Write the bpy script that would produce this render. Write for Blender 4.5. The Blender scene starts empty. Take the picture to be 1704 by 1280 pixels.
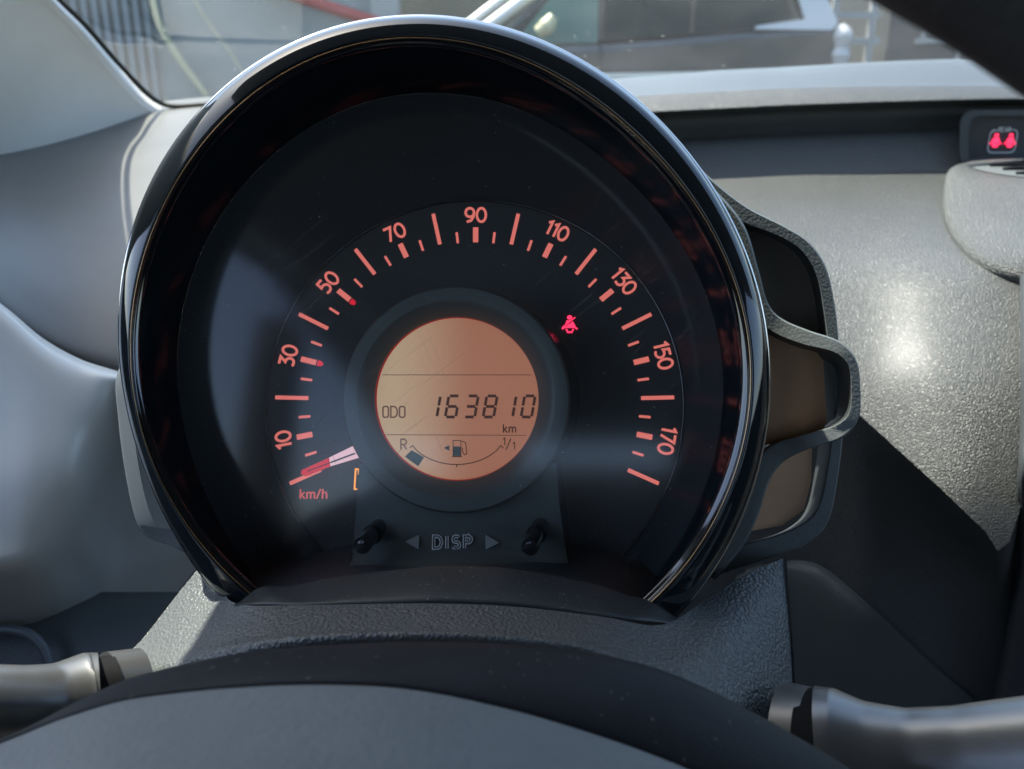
import bpy, math, random
import numpy as np
from mathutils import Vector, Matrix
random.seed(7)
R = math.radians
sc = bpy.context.scene
COL = sc.collection
# ------------------------------------------------------------------ camera
F = 1600.0; CX, CY = 852.0, 640.0
TH = R(20.87)
CAM = Vector((0, 0, 1.15))
fw = Vector((0, math.cos(TH), -math.sin(TH))); up = Vector((0, math.sin(TH), math.cos(TH))); rt = Vector((1, 0, 0))
cd = bpy.data.cameras.new('camera'); cam = bpy.data.objects.new('camera', cd); COL.objects.link(cam)
cam.location = CAM; cam.rotation_euler = (math.pi/2 - TH, 0, 0)
cd.sensor_width = 36; cd.lens = 36*F/1704; cd.clip_start = 0.01; cd.clip_end = 500
cd.dof.use_dof = True; cd.dof.focus_distance = 0.285; cd.dof.aperture_fstop = 21
sc.camera = cam
# ------------------------------------------------------------------ sky and sun
SUN = Vector((-0.50, 0.30, 1.0)).normalized()
w = bpy.data.worlds.new("World"); sc.world = w; w.use_nodes = True
nt = w.node_tree; bg = nt.nodes['Background']
sky = nt.nodes.new('ShaderNodeTexSky'); sky.sky_type = 'NISHITA'; sky.sun_disc = False; sky.dust_density = 2.0; sky.ozone_density = 1.0; sky.air_density = .9
sky.sun_elevation = math.asin(SUN.z); sky.sun_rotation = math.atan2(SUN.x, SUN.y)
nt.links.new(sky.outputs[0], bg.inputs[0]); bg.inputs[1].default_value = 0.15
sl = bpy.data.lights.new('sun', 'SUN'); sl.energy = 3.8; sl.angle = R(0.5); sl.color = (1, .92, .84)
so = bpy.data.objects.new('sun', sl); COL.objects.link(so); so.rotation_euler = SUN.to_track_quat('Z', 'Y').to_euler(); so.location = (0, 0, 5)
vs = sc.view_settings; vs.view_transform = 'Standard'; vs.look = 'None'; vs.exposure = 1.8; vs.gamma = 1
EXPO = 2**vs.exposure
sc.cycles.use_denoising = True; sc.cycles.max_bounces = 8; sc.cycles.transparent_max_bounces = 12
sc.cycles.sample_clamp_indirect = 4; sc.cycles.caustics_reflective = False

# ------------------------------------------------------------------ helpers
def ray(px, py): return fw + rt*((px-CX)/F) - up*((py-CY)/F)
def P(px, py, d): return CAM + ray(px, py)*d                     # point at depth d
def Q(px, py, Y):                                                # point at forward distance Y
    r = ray(px, py); return CAM + r*(Y/r.y)
ORG = {}
def empty(name, loc, label=None, cat=None, group=None, kind=None):
    o = bpy.data.objects.new(name, None); COL.objects.link(o); o.location = loc; o.empty_display_size = .01
    ORG[o] = Vector(loc); tag(o, label, cat, group, kind); return o
def tag(o, label=None, cat=None, group=None, kind=None):
    for k, v in (('label', label), ('category', cat), ('group', group), ('kind', kind)):
        if v: o[k] = v
    return o
def mobj(name, vs_, fs, mat, parent=None, smooth=True, bevel=0, solid=0, sub=0, angle=None, flip=False):
    if parent is None:
        a = np.array([list(v) for v in vs_]); c = Vector(((a[:, 0].min()+a[:, 0].max())/2, (a[:, 1].min()+a[:, 1].max())/2, a[:, 2].min()))
        off = c
    else: off = ORG[parent]; c = Vector((0, 0, 0))
    me = bpy.data.meshes.new(name)
    if flip: fs = [tuple(reversed(f)) for f in fs]
    me.from_pydata([tuple(Vector(v)-off) for v in vs_], [], fs); me.update()
    me.materials.append(mat)
    o = bpy.data.objects.new(name, me); COL.objects.link(o); o.location = c
    if parent is not None: o.parent = parent
    ORG[o] = off
    if smooth:
        me.polygons.foreach_set('use_smooth', [True]*len(me.polygons))
        if angle: me.set_sharp_from_angle(angle=R(angle))
    if solid:
        m = o.modifiers.new('s', 'SOLIDIFY'); m.thickness = solid; m.offset = -1
    if bevel:
        m = o.modifiers.new('b', 'BEVEL'); m.width = bevel; m.segments = 3; m.limit_method = 'ANGLE'
    if sub:
        m = o.modifiers.new('u', 'SUBSURF'); m.levels = sub; m.render_levels = sub
    return o
def grid_faces(nr, nc, closed=False):
    fs = []
    for i in range(nr-1):
        for j in range(nc if closed else nc-1):
            k = (j+1) % nc
            fs.append((i*nc+j, (i+1)*nc+j, (i+1)*nc+k, i*nc+k))
    return fs
def cr(pts, n):                                                  # Catmull-Rom through pts, n samples per span
    p = [np.array(list(q), float) for q in pts]
    p = [2*p[0]-p[1]] + p + [2*p[-1]-p[-2]]
    out = []
    for i in range(1, len(p)-2):
        for s in range(n):
            t = s/n
            out.append(.5*((2*p[i])+(p[i+1]-p[i-1])*t+(2*p[i-1]-5*p[i]+4*p[i+1]-p[i+2])*t*t+(-p[i-1]+3*p[i]-3*p[i+1]+p[i+2])*t**3))
    out.append(p[-2]); return out
def interp(pts, x):                                              # smooth y(x) through 2D points
    c = cr(pts, 12); xs = [q[0] for q in c]
    return float(np.interp(x, xs, [q[1] for q in c]))
def patch(name, rows, mat, parent=None, nu=6, nv=6, **kw):
    R1 = [cr(r, nu) for r in rows]
    cols = list(zip(*R1)); C2 = [cr(c, nv) for c in cols]
    g = list(zip(*C2)); nr, nc = len(g), len(g[0])
    return mobj(name, [tuple(v) for r in g for v in r], grid_faces(nr, nc), mat, parent, **kw)
def box(name, c, s, mat, parent=None, rot=None, bevel=0.0, **kw):
    v = []
    for x in (-1, 1):
        for y in (-1, 1):
            for z in (-1, 1):
                q = Vector((x*s[0]/2, y*s[1]/2, z*s[2]/2))
                if rot is not None: q = rot @ q
                v.append(Vector(c)+q)
    f = [(0, 1, 3, 2), (4, 6, 7, 5), (0, 4, 5, 1), (2, 3, 7, 6), (0, 2, 6, 4), (1, 5, 7, 3)]
    return mobj(name, v, f, mat, parent, smooth=False, bevel=bevel, **kw)
def tube(name, pts, rad, mat, parent=None, n=16, closed=False, per=6, squash=None, **kw):
    p = cr(pts, per) if len(pts) > 2 else [np.array(list(q), float) for q in pts]
    rr = [rad]*len(p) if not hasattr(rad, '__len__') else list(np.interp(np.linspace(0, len(rad)-1, len(p)), range(len(rad)), rad))
    V = []; ref = None
    for i, q in enumerate(p):
        a = p[max(i-1, 0)]; b = p[min(i+1, len(p)-1)]
        t = Vector(b-a).normalized()
        if ref is None: ref = t.orthogonal().normalized()
        ref = (ref - t*ref.dot(t)).normalized(); bi = t.cross(ref)
        for k in range(n):
            an = 2*math.pi*k/n
            V.append(Vector(q)+(ref*math.cos(an)+bi*math.sin(an))*rr[i])
    fs = grid_faces(len(p), n, True)
    fs.append(tuple(range(n))); fs.append(tuple(range(len(p)*n-1, (len(p)-1)*n-1, -1)))
    return mobj(name, V, fs, mat, parent, angle=50, **kw)
def extrude_poly(name, front, depthvec, mat, parent=None, bevel=0, smooth=True):
    n = len(front); V = [Vector(v) for v in front] + [Vector(v)+depthvec for v in front]
    fs = [tuple(range(n)), tuple(range(2*n-1, n-1, -1))] + [(i, i+n, (i+1) % n+n, (i+1) % n) for i in range(n)]
    o = mobj(name, V, fs, mat, parent, smooth=smooth, angle=40, bevel=bevel)
    import bmesh
    bm = bmesh.new(); bm.from_mesh(o.data); bmesh.ops.recalc_face_normals(bm, faces=bm.faces); bm.to_mesh(o.data); bm.free()
    return o

# ------------------------------------------------------------------ materials
def s2l(c): return tuple(((v/255+.055)/1.055)**2.4 if v/255 > .04045 else v/255/12.92 for v in c)
def mat(name, color=(.1, .1, .1), rough=.5, metal=0, spec=.5, coat=0, emit=None, estr=1, grain=0, gscale=900, gdist=.0003, var=0, vscale=30, trans=0, kind='leather', rvar=0, dust=0, coatr=.03, dustc=.35, dusts=600):
    m = bpy.data.materials.new(name); m.use_nodes = True; n = m.node_tree.nodes; l = m.node_tree.links
    b = n['Principled BSDF']; b.inputs['Base Color'].default_value = (*color, 1); b.inputs['Roughness'].default_value = rough
    b.inputs['Metallic'].default_value = metal; b.inputs['Specular IOR Level'].default_value = spec
    b.inputs['Coat Weight'].default_value = coat; b.inputs['Coat Roughness'].default_value = coatr
    tc = n.new('ShaderNodeTexCoord')
    geo = n.new('ShaderNodeNewGeometry')
    if emit: b.inputs['Emission Color'].default_value = (*emit, 1); b.inputs['Emission Strength'].default_value = estr/EXPO
    if trans: b.inputs['Transmission Weight'].default_value = trans
    colsock = None
    if var:
        nz = n.new('ShaderNodeTexNoise'); nz.inputs['Scale'].default_value = vscale; nz.inputs['Detail'].default_value = 5
        l.new(geo.outputs['Position'], nz.inputs['Vector'])
        mr = n.new('ShaderNodeMapRange'); mr.inputs[1].default_value = .3; mr.inputs[2].default_value = .7; mr.inputs[3].default_value = 1-var; mr.inputs[4].default_value = 1+var
        l.new(nz.outputs[0], mr.inputs[0])
        mx = n.new('ShaderNodeMix'); mx.data_type = 'RGBA'; mx.blend_type = 'MULTIPLY'; mx.inputs[0].default_value = 1
        mx.inputs[6].default_value = (*color, 1); l.new(mr.outputs[0], mx.inputs[7]); colsock = mx.outputs[2]
        if rvar:
            m3 = n.new('ShaderNodeMapRange'); m3.inputs[1].default_value = .3; m3.inputs[2].default_value = .7; m3.inputs[3].default_value = rough-rvar; m3.inputs[4].default_value = rough+rvar
            l.new(nz.outputs[0], m3.inputs[0]); l.new(m3.outputs[0], b.inputs['Roughness'])
    if dust:
        v = n.new('ShaderNodeTexVoronoi'); v.inputs['Scale'].default_value = dusts; v.feature = 'F1'; v.inputs['Randomness'].default_value = 1
        nz2 = n.new('ShaderNodeTexNoise'); nz2.inputs['Scale'].default_value = 900; nz2.inputs['Detail'].default_value = 2
        vm = n.new('ShaderNodeVectorMath'); vm.operation = 'MULTIPLY_ADD'; vm.inputs[1].default_value = (.002, .002, .002)
        l.new(geo.outputs['Position'], nz2.inputs['Vector']); l.new(nz2.outputs[1], vm.inputs[0]); l.new(geo.outputs['Position'], vm.inputs[2])
        l.new(vm.outputs[0], v.inputs['Vector'])
        lt = n.new('ShaderNodeMath'); lt.operation = 'LESS_THAN'; lt.inputs[1].default_value = .10; l.new(v.outputs['Distance'], lt.inputs[0])
        sp = n.new('ShaderNodeSeparateColor'); l.new(v.outputs['Color'], sp.inputs[0])
        g = n.new('ShaderNodeMath'); g.operation = 'LESS_THAN'; g.inputs[1].default_value = dust; l.new(sp.outputs[0], g.inputs[0])
        ml = n.new('ShaderNodeMath'); ml.operation = 'MULTIPLY'; l.new(lt.outputs[0], ml.inputs[0]); l.new(g.outputs[0], ml.inputs[1])
        mx = n.new('ShaderNodeMix'); mx.data_type = 'RGBA'; l.new(ml.outputs[0], mx.inputs[0])
        if colsock: l.new(colsock, mx.inputs[6])
        else: mx.inputs[6].default_value = (*color, 1)
        mx.inputs[7].default_value = (dustc, dustc, dustc*.96, 1); colsock = mx.outputs[2]
    if colsock: l.new(colsock, b.inputs['Base Color'])
    if grain:
        bp = n.new('ShaderNodeBump'); bp.inputs['Strength'].default_value = grain; bp.inputs['Distance'].default_value = gdist
        if kind == 'leather':
            nz = n.new('ShaderNodeTexNoise'); nz.inputs['Scale'].default_value = gscale*.5; nz.inputs['Detail'].default_value = 2
            vm = n.new('ShaderNodeVectorMath'); vm.operation = 'MULTIPLY_ADD'; k = .45/gscale; vm.inputs[1].default_value = (k, k, k)
            v = n.new('ShaderNodeTexVoronoi'); v.feature = 'SMOOTH_F1'; v.inputs['Scale'].default_value = gscale; v.inputs['Smoothness'].default_value = .35
            l.new(geo.outputs['Position'], nz.inputs['Vector']); l.new(nz.outputs[1], vm.inputs[0]); l.new(geo.outputs['Position'], vm.inputs[2]); l.new(vm.outputs[0], v.inputs['Vector'])
            iv = n.new('ShaderNodeMath'); iv.operation = 'SUBTRACT'; iv.inputs[0].default_value = 1; l.new(v.outputs['Distance'], iv.inputs[1]); l.new(iv.outputs[0], bp.inputs['Height'])
        else:
            nz = n.new('ShaderNodeTexNoise'); nz.inputs['Scale'].default_value = gscale; nz.inputs['Detail'].default_value = 4
            l.new(geo.outputs['Position'], nz.inputs['Vector']); l.new(nz.outputs[0], bp.inputs['Height'])
        l.new(bp.outputs[0], b.inputs['Normal'])
    return m
def glass_mat(name, tint=(.9, .95, .95), ior=1.5, haze=.02, scratch=False, dirt=.0, gcol=1.0, grough=.02):
    m = bpy.data.materials.new(name); m.use_nodes = True; n = m.node_tree.nodes; l = m.node_tree.links; n.clear()
    out = n.new('ShaderNodeOutputMaterial'); tr = n.new('ShaderNodeBsdfTransparent'); tr.inputs[0].default_value = (*tint, 1)
    gl = n.new('ShaderNodeBsdfGlossy'); gl.inputs['Roughness'].default_value = grough; gl.inputs[0].default_value = (gcol, gcol, gcol, 1)
    gg = n.new('ShaderNodeNewGeometry'); dt = n.new('ShaderNodeVectorMath'); dt.operation = 'DOT_PRODUCT'; l.new(gg.outputs['Incoming'], dt.inputs[0]); l.new(gg.outputs['Normal'], dt.inputs[1])
    ab = n.new('ShaderNodeMath'); ab.operation = 'ABSOLUTE'; l.new(dt.outputs['Value'], ab.inputs[0])
    om = n.new('ShaderNodeMath'); om.operation = 'SUBTRACT'; om.inputs[0].default_value = 1; l.new(ab.outputs[0], om.inputs[1])
    pw_ = n.new('ShaderNodeMath'); pw_.operation = 'POWER'; pw_.inputs[1].default_value = 5; l.new(om.outputs[0], pw_.inputs[0])
    sch = n.new('ShaderNodeMath'); sch.operation = 'MULTIPLY_ADD'; sch.inputs[1].default_value = .95; sch.inputs[2].default_value = .045; l.new(pw_.outputs[0], sch.inputs[0])
    mx = n.new('ShaderNodeMixShader'); l.new(sch.outputs[0], mx.inputs[0]); l.new(tr.outputs[0], mx.inputs[1]); l.new(gl.outputs[0], mx.inputs[2])
    df = n.new('ShaderNodeBsdfDiffuse'); df.inputs[0].default_value = (.6, .62, .6, 1)
    tl = n.new('ShaderNodeBsdfTranslucent'); tl.inputs[0].default_value = (.6, .62, .6, 1)
    ad = n.new('ShaderNodeMixShader'); ad.inputs[0].default_value = .5; l.new(df.outputs[0], ad.inputs[1]); l.new(tl.outputs[0], ad.inputs[2])
    m2 = n.new('ShaderNodeMixShader'); l.new(mx.outputs[0], m2.inputs[1]); l.new(ad.outputs[0], m2.inputs[2])
    geo = n.new('ShaderNodeNewGeometry')
    fac = n.new('ShaderNodeMath'); fac.operation = 'ADD'; fac.inputs[0].default_value = haze; fac.inputs[1].default_value = 0
    def speck(scale, size, keep, strength):
        v = n.new('ShaderNodeTexVoronoi'); v.inputs['Scale'].default_value = scale; l.new(geo.outputs['Position'], v.inputs['Vector'])
        a = n.new('ShaderNodeMapRange'); a.inputs[1].default_value = size; a.inputs[2].default_value = size*.4; a.inputs[3].default_value = 0; a.inputs[4].default_value = strength; l.new(v.outputs['Distance'], a.inputs[0])
        sp = n.new('ShaderNodeSeparateColor'); l.new(v.outputs['Color'], sp.inputs[0])
        g = n.new('ShaderNodeMath'); g.operation = 'LESS_THAN'; g.inputs[1].default_value = keep; l.new(sp.outputs[0], g.inputs[0])
        ml = n.new('ShaderNodeMath'); ml.operation = 'MULTIPLY'; l.new(a.outputs[0], ml.inputs[0]); l.new(g.outputs[0], ml.inputs[1]); return ml.outputs[0]
    last = fac.outputs[0]
    def add(s):
        nonlocal last
        a = n.new('ShaderNodeMath'); a.operation = 'ADD'; l.new(last, a.inputs[0]); l.new(s, a.inputs[1]); last = a.outputs[0]
    if dirt:
        add(speck(90, .12, .25, .35*dirt)); add(speck(300, .15, .3, .25*dirt))
        nz = n.new('ShaderNodeTexNoise'); nz.inputs['Scale'].default_value = 14; nz.inputs['Detail'].default_value = 6; l.new(geo.outputs['Position'], nz.inputs['Vector'])
        a = n.new('ShaderNodeMapRange'); a.inputs[1].default_value = .4; a.inputs[2].default_value = .75; a.inputs[4].default_value = .05*dirt; l.new(nz.outputs[0], a.inputs[0]); add(a.outputs[0])
    if scratch:
        add(speck(420, .09, .06, .9)); add(speck(800, .12, .08, .7))
        for ang, sc_, th in ((-.95, (1500, 40, 40), .62), (-.7, (1900, 55, 40), .63), (.4, (1400, 30, 30), .67)):
            mp = n.new('ShaderNodeMapping'); mp.inputs['Rotation'].default_value = (0, ang, 0); l.new(geo.outputs['Position'], mp.inputs['Vector'])
            mp2 = n.new('ShaderNodeMapping'); mp2.inputs['Scale'].default_value = sc_; l.new(mp.outputs[0], mp2.inputs['Vector'])
            nz = n.new('ShaderNodeTexNoise'); nz.inputs['Scale'].default_value = 1; nz.inputs['Detail'].default_value = 2; l.new(mp2.outputs[0], nz.inputs['Vector'])
            a = n.new('ShaderNodeMapRange'); a.inputs[1].default_value = th; a.inputs[2].default_value = th+.1; a.inputs[4].default_value = .15; l.new(nz.outputs[0], a.inputs[0])
            nb = n.new('ShaderNodeTexNoise'); nb.inputs['Scale'].default_value = 22; l.new(geo.outputs['Position'], nb.inputs['Vector'])
            b = n.new('ShaderNodeMapRange'); b.inputs[1].default_value = .48; b.inputs[2].default_value = .62; l.new(nb.outputs[0], b.inputs[0])
            ml = n.new('ShaderNodeMath'); ml.operation = 'MULTIPLY'; l.new(a.outputs[0], ml.inputs[0]); l.new(b.outputs[0], ml.inputs[1]); add(ml.outputs[0])
    l.new(last, m2.inputs[0]); l.new(m2.outputs[0], out.inputs[0])
    return m
M = {}
M['dash'] = mat('dash_leather_grain', (.066, .069, .065), .36, grain=1, gscale=1400, gdist=.0005, var=.08, vscale=20, spec=.5, coat=.26, coatr=.37)
M['podgrain'] = mat('vent_pod_grain', (.088, .092, .088), .38, grain=1, gscale=1300, gdist=.0007, var=.06, vscale=20)
M['dash_dark'] = mat('dash_dark_grain', (.09, .10, .10), .5, grain=1, gscale=1050, gdist=.0002, var=.06)
M['dash_left'] = mat('dash_left_grain', (.118, .117, .108), .42, grain=.5, gscale=1300, gdist=.00012, var=.06)
M['cover'] = mat('column_cover_grain', (.10, .11, .11), .42, grain=1, gscale=1100, gdist=.0004, var=.06, dust=.03)
M['strip'] = mat('smooth_trim', (.03, .037, .04), .42, grain=.3, gscale=1500, gdist=.0001, kind='n', var=.15, vscale=60, dust=.9, dusts=900)
M['bracket'] = mat('bracket_plastic', (.12, .135, .135), .5, grain=.6, gscale=1100, gdist=.00015, var=.05, dust=.02)
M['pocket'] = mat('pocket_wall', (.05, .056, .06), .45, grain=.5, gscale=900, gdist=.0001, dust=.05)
M['pillar'] = mat('pillar_trim', (.78, .75, .68), .55, grain=.3, gscale=1200, gdist=.0001, var=.03)
M['silver'] = mat('silver_paint', (.70, .68, .62), .42, spec=.6, var=.03, metal=.2)
M['housing'] = mat('housing_grey', (.13, .145, .155), .36, spec=.5, var=.03)
M['gloss'] = mat('piano_black', (.004, .006, .009), .06, spec=.6, coat=1, coatr=.02, var=.3, vscale=200)
M['bezel'] = mat('dark_chrome', (.010, .014, .017), .07, metal=0, spec=.45, coat=.45, coatr=.03, grain=.03, gscale=120, gdist=.0004, kind='n', var=.1, vscale=300)
M['copper'] = mat('copper_line', (.55, .36, .20), .25, metal=1)
M['chrome'] = mat('chrome_edge', (.6, .6, .6), .15, metal=1)
M['funnel'] = mat('funnel_black', (.006, .010, .014), .16, spec=.06, var=.1, vscale=50)
M['wall'] = mat('dial_wall', (.03, .04, .045), .32, spec=.1)
M['dial'] = mat('dial_black', (.055, .063, .065), .5, spec=.35, grain=.12, gscale=1500, gdist=.00005, kind='n')
M['pod'] = mat('pod_satin', (.075, .09, .09), .42, spec=.4, grain=.15, gscale=1400, gdist=.00005, kind='n')
M['podwall'] = mat('pod_wall_gloss', (.010, .012, .014), .2, spec=.5)
M['floor'] = mat('cluster_floor', (.03, .038, .042), .45, grain=.8, gscale=1300, gdist=.0002, dust=.6)
M['knob'] = mat('knob_black', (.012, .013, .014), .15, spec=.6, dust=.1)
M['tick'] = mat('tick_glow', (.25, .12, .11), .5, emit=s2l((220, 114, 104)), estr=1.0)
M['tickred'] = mat('red_marker', (.3, .02, .03), .5, emit=s2l((205, 30, 50)), estr=1.0)
M['belt'] = mat('warning_red_glow', (.3, .02, .04), .5, emit=(1.0, .03, .10), estr=2.2)
M['amber'] = mat('amber_glow', (.3, .15, .02), .5, emit=s2l((240, 150, 60)), estr=1.3)
M['needle'] = mat('needle_red', (.55, .02, .02), .3, emit=s2l((205, 30, 45)), estr=.8)
M['needle_highlight'] = mat('needle_highlight', (.65, .5, .55), .2, emit=s2l((235, 190, 200)), estr=.85)
M['disp'] = mat('disp_print', (.8, .84, .84), .4)
M['arrow'] = mat('arrow_print', (.28, .31, .31), .4)
M['lcdink'] = mat('lcd_ink', (.06, .035, .03), .5, emit=s2l((68, 44, 36)), estr=.6)
M['lcdink2'] = mat('lcd_ink_pale', (.12, .08, .07), .5, emit=s2l((110, 82, 72)), estr=.7)
M['lcdblue'] = mat('lcd_block', (.08, .10, .11), .5, emit=s2l((55, 65, 68)), estr=.6)
M['insert'] = mat('brown_insert', (.66, .38, .21), .34, grain=.3, gscale=500, gdist=.0001, kind='n', var=.15, vscale=60, metal=.2)
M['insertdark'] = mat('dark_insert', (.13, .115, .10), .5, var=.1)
M['hub'] = mat('hub_cover', (.155, .17, .17), .6, grain=.8, gscale=700, gdist=.0004, kind='n', var=.06, vscale=40)
M['hubdark'] = mat('hub_dark_band', (.014, .016, .018), .6, spec=.2, dustc=.10, dusts=330, grain=.4, gscale=1500, gdist=.0001, var=.15, vscale=80, dust=.95)
M['rim'] = mat('rim_leather', (.025, .024, .023), .5, grain=.5, gscale=700)
M['stalk'] = mat('stalk_silver', (.20, .20, .195), .34, metal=.75, spec=.6, grain=.1, gscale=1500, gdist=.0001, kind='n')
M['collar'] = mat('collar_grey', (.045, .047, .05), .4)
M['black'] = mat('matt_black', (.004, .004, .005), .7, spec=.2)
M['rubber'] = mat('seal_black', (.025, .025, .018), .7)
M['glass'] = glass_mat('windscreen_glass', (.82, .88, .85), haze=.012, dirt=.9)
M['lens'] = glass_mat('lens_clear', (.93, .93, .93), 1.45, haze=.035, scratch=True, grough=.12)
M['cabin'] = mat('cabin_cloth', (.035, .035, .035), .9, var=.1)
M['roof'] = mat('roof_lining', (.32, .32, .31), .9, var=.05)

# LCD glow: backlight, paler towards the left
m = mat('lcd_backlight', (.25, .17, .12), .3); n = m.node_tree.nodes; l = m.node_tree.links; b = n['Principled BSDF']
geo = n['Geometry'] if 'Geometry' in n else n.new('ShaderNodeNewGeometry')
sx = n.new('ShaderNodeSeparateXYZ'); l.new(geo.outputs['Position'], sx.inputs[0])
rp = n.new('ShaderNodeMapRange'); xl = P(640, 660, .283).x; xr = P(800, 660, .283).x
rp.inputs[1].default_value = xl; rp.inputs[2].default_value = xr; rp.interpolation_type = 'SMOOTHSTEP'; l.new(sx.outputs[0], rp.inputs[0])
cr_ = n.new('ShaderNodeValToRGB'); l.new(rp.outputs[0], cr_.inputs[0])
cr_.color_ramp.elements[0].color = (*s2l((186, 162, 134)), 1); cr_.color_ramp.elements[1].color = (*s2l((160, 104, 80)), 1)
l.new(cr_.outputs[0], b.inputs['Emission Color']); b.inputs['Emission Strength'].default_value = .88/EXPO
M['lcd'] = m; M['unit'] = mat('unit_glow', (.3, .06, .06), .5, emit=s2l((205, 85, 85)), estr=.9)

# ================================================================== OUTSIDE
g = mobj('ground', [(-150, -150, 0), (150, -150, 0), (150, 150, 0), (-150, 150, 0)], [(0, 1, 2, 3)], mat('asphalt', (.055, .055, .055), .9, var=.25, vscale=3), smooth=False)
g['kind'] = 'structure'
Mo = {}
Mo['paint'] = mat('dark_car_paint', (.035, .042, .044), .18, spec=.5, coat=1, var=.1, vscale=3)
Mo['carglass'] = mat('tinted_glass', (.012, .03, .035), .1, spec=.3)
Mo['tealglass'] = mat('teal_glass', (.10, .20, .18), .1, spec=.8)
Mo['bright'] = mat('bright_trim_and_glint', (.75, .75, .70), .3, metal=.2)
Mo['cream'] = mat('cream_trim', (.5, .48, .3), .4)
Mo['lamp'] = mat('tail_lamp_clear', (.45, .45, .45), .15, spec=.8)
Mo['tyre'] = mat('tyre_rubber', (.02, .02, .02), .8)
Mo['wallg'] = mat('grey_cladding', (.23, .27, .27), .6, var=.08, vscale=2)
Mo['wallrib'] = mat('ribbed_cladding', (.20, .235, .25), .5)
Mo['white'] = mat('white_paint_post', (.33, .34, .33), .5)
Mo['red'] = mat('red_paint', (.35, .03, .03), .5)
Mo['dark'] = mat('dark_wall', (.05, .056, .056), .6, var=.1, vscale=2)
Mo['beige'] = mat('beige_wall', (.20, .19, .13), .8, var=.1)
# --- parked dark SUV, side on
YS = 9.2
def SX(px, Y=YS): return Q(px, 60, Y).x
x1 = SX(1408); x0 = x1-4.5
car = empty('parked_car', ((x0+x1)/2, YS+.9, 0), 'dark parked estate car seen side on through the windscreen, pale pillar and clear tail lamp', 'car')
def prism(name, prof, y0, y1, mt, parent, bevel=.03):
    return extrude_poly(name, [Vector((x, y0, z)) for x, z in prof], Vector((0, y1-y0, 0)), mt, parent, bevel=bevel)
L = x0
prism('body', [(L, .35), (L, .70), (L+.15, .82), (L+1.2, .90), (L+2.3, .925), (L+3.7, 1.04), (x1-.1, 1.09), (x1, 1.0), (x1+.02, .6), (x1-.02, .35)], YS, YS+1.8, Mo['paint'], car, .06)
prism('cabin', [(L+1.25, .88), (L+2.05, 1.62), (L+3.6, 1.66), (x1-.25, 1.5), (x1-.1, 1.05)], YS+.10, YS+1.7, Mo['paint'], car, .04)
def win(prof, mt, lab=None):
    o = prism('window', prof, YS+.085, YS+.10, mt, car, .0)
    if lab: o['label'] = lab
win([(L+1.50, .925), (L+2.0, 1.5), (L+2.27, 1.54), (L+2.27, .94)], Mo['tealglass'], 'pale teal front side window')
win([(L+2.33, .96), (L+2.33, 1.55), (L+3.1, 1.56), (L+3.1, 1.02)], Mo['carglass'])
win([(L+3.15, 1.025), (L+3.15, 1.56), (L+3.85, 1.52), (L+4.05, 1.09)], Mo['carglass'])
prism('rear_pillar', [(L+3.68, 1.055), (L+3.70, 1.085), (L+4.12, 1.14), (L+3.96, 1.5), (L+4.18, 1.5), (L+4.41, 1.12), (L+4.37, 1.05)], YS+.0, YS+.07, mat('pale_pillar', (.62, .65, .68), .3, coat=.5), car, .0)
prism('door_gap', [(L+2.29, .45), (L+2.29, .925), (L+2.305, .925), (L+2.305, .45)], YS-.004, YS, Mo['tyre'], car, .0)
prism('door_handle', [(L+2.9, .86), (L+2.9, .89), (L+3.1, .90), (L+3.1, .87)], YS-.03, YS, Mo['paint'], car, .0)
tube('front_pillar', [(L+1.22, YS+.09, 1.04), (L+1.7, YS+.09, 1.37), (L+2.1, YS+.1, 1.62)], .055, Mo['bright'], car, n=10)  # sun reflection on the pillar put into its bright colour
tube('pillar_glint', [(L+1.0, YS+.5, 1.03), (L+1.5, YS+.55, 1.38), (L+1.9, YS+.55, 1.62)], .05, Mo['bright'], car, n=10)  # second line of the same sun reflection, painted bright
tube('mirror', [(L+1.72, YS-.12, 1.03), (L+1.80, YS-.13, 1.08), (L+1.86, YS-.12, 1.16)], [.05, .08, .05], Mo['cream'], car, n=12)
for k in (0, 1): tube('tail_light', [(x1-.03, YS+.0+k*1.75, .76), (x1-.03, YS+.0+k*1.75, .84), (x1-.03, YS+.0+k*1.75, .90), (x1-.03, YS+.0+k*1.75, 1.0), (x1-.06, YS+.03+k*1.7, 1.08)], [.07, .09, .065, .095, .05], Mo['lamp'], car, n=12)
prism('door_trim', [(L+1.2, .62), (L+1.2, .66), (L+3.7, .70), (L+3.7, .66)], YS-.015, YS, Mo['bright'], car, .0)
for wx in (L+.85, L+3.55):
    for yy in (YS+.02, YS+1.6):
        wh = tube('wheel', [(wx, yy-.02, .33), (wx, yy+.2, .33)], .33, Mo['tyre'], car, n=28)
        tube('rim', [(wx, yy-.03, .33), (wx, yy-.01, .33)], .2, Mo['bright'], wh, n=20)
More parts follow.
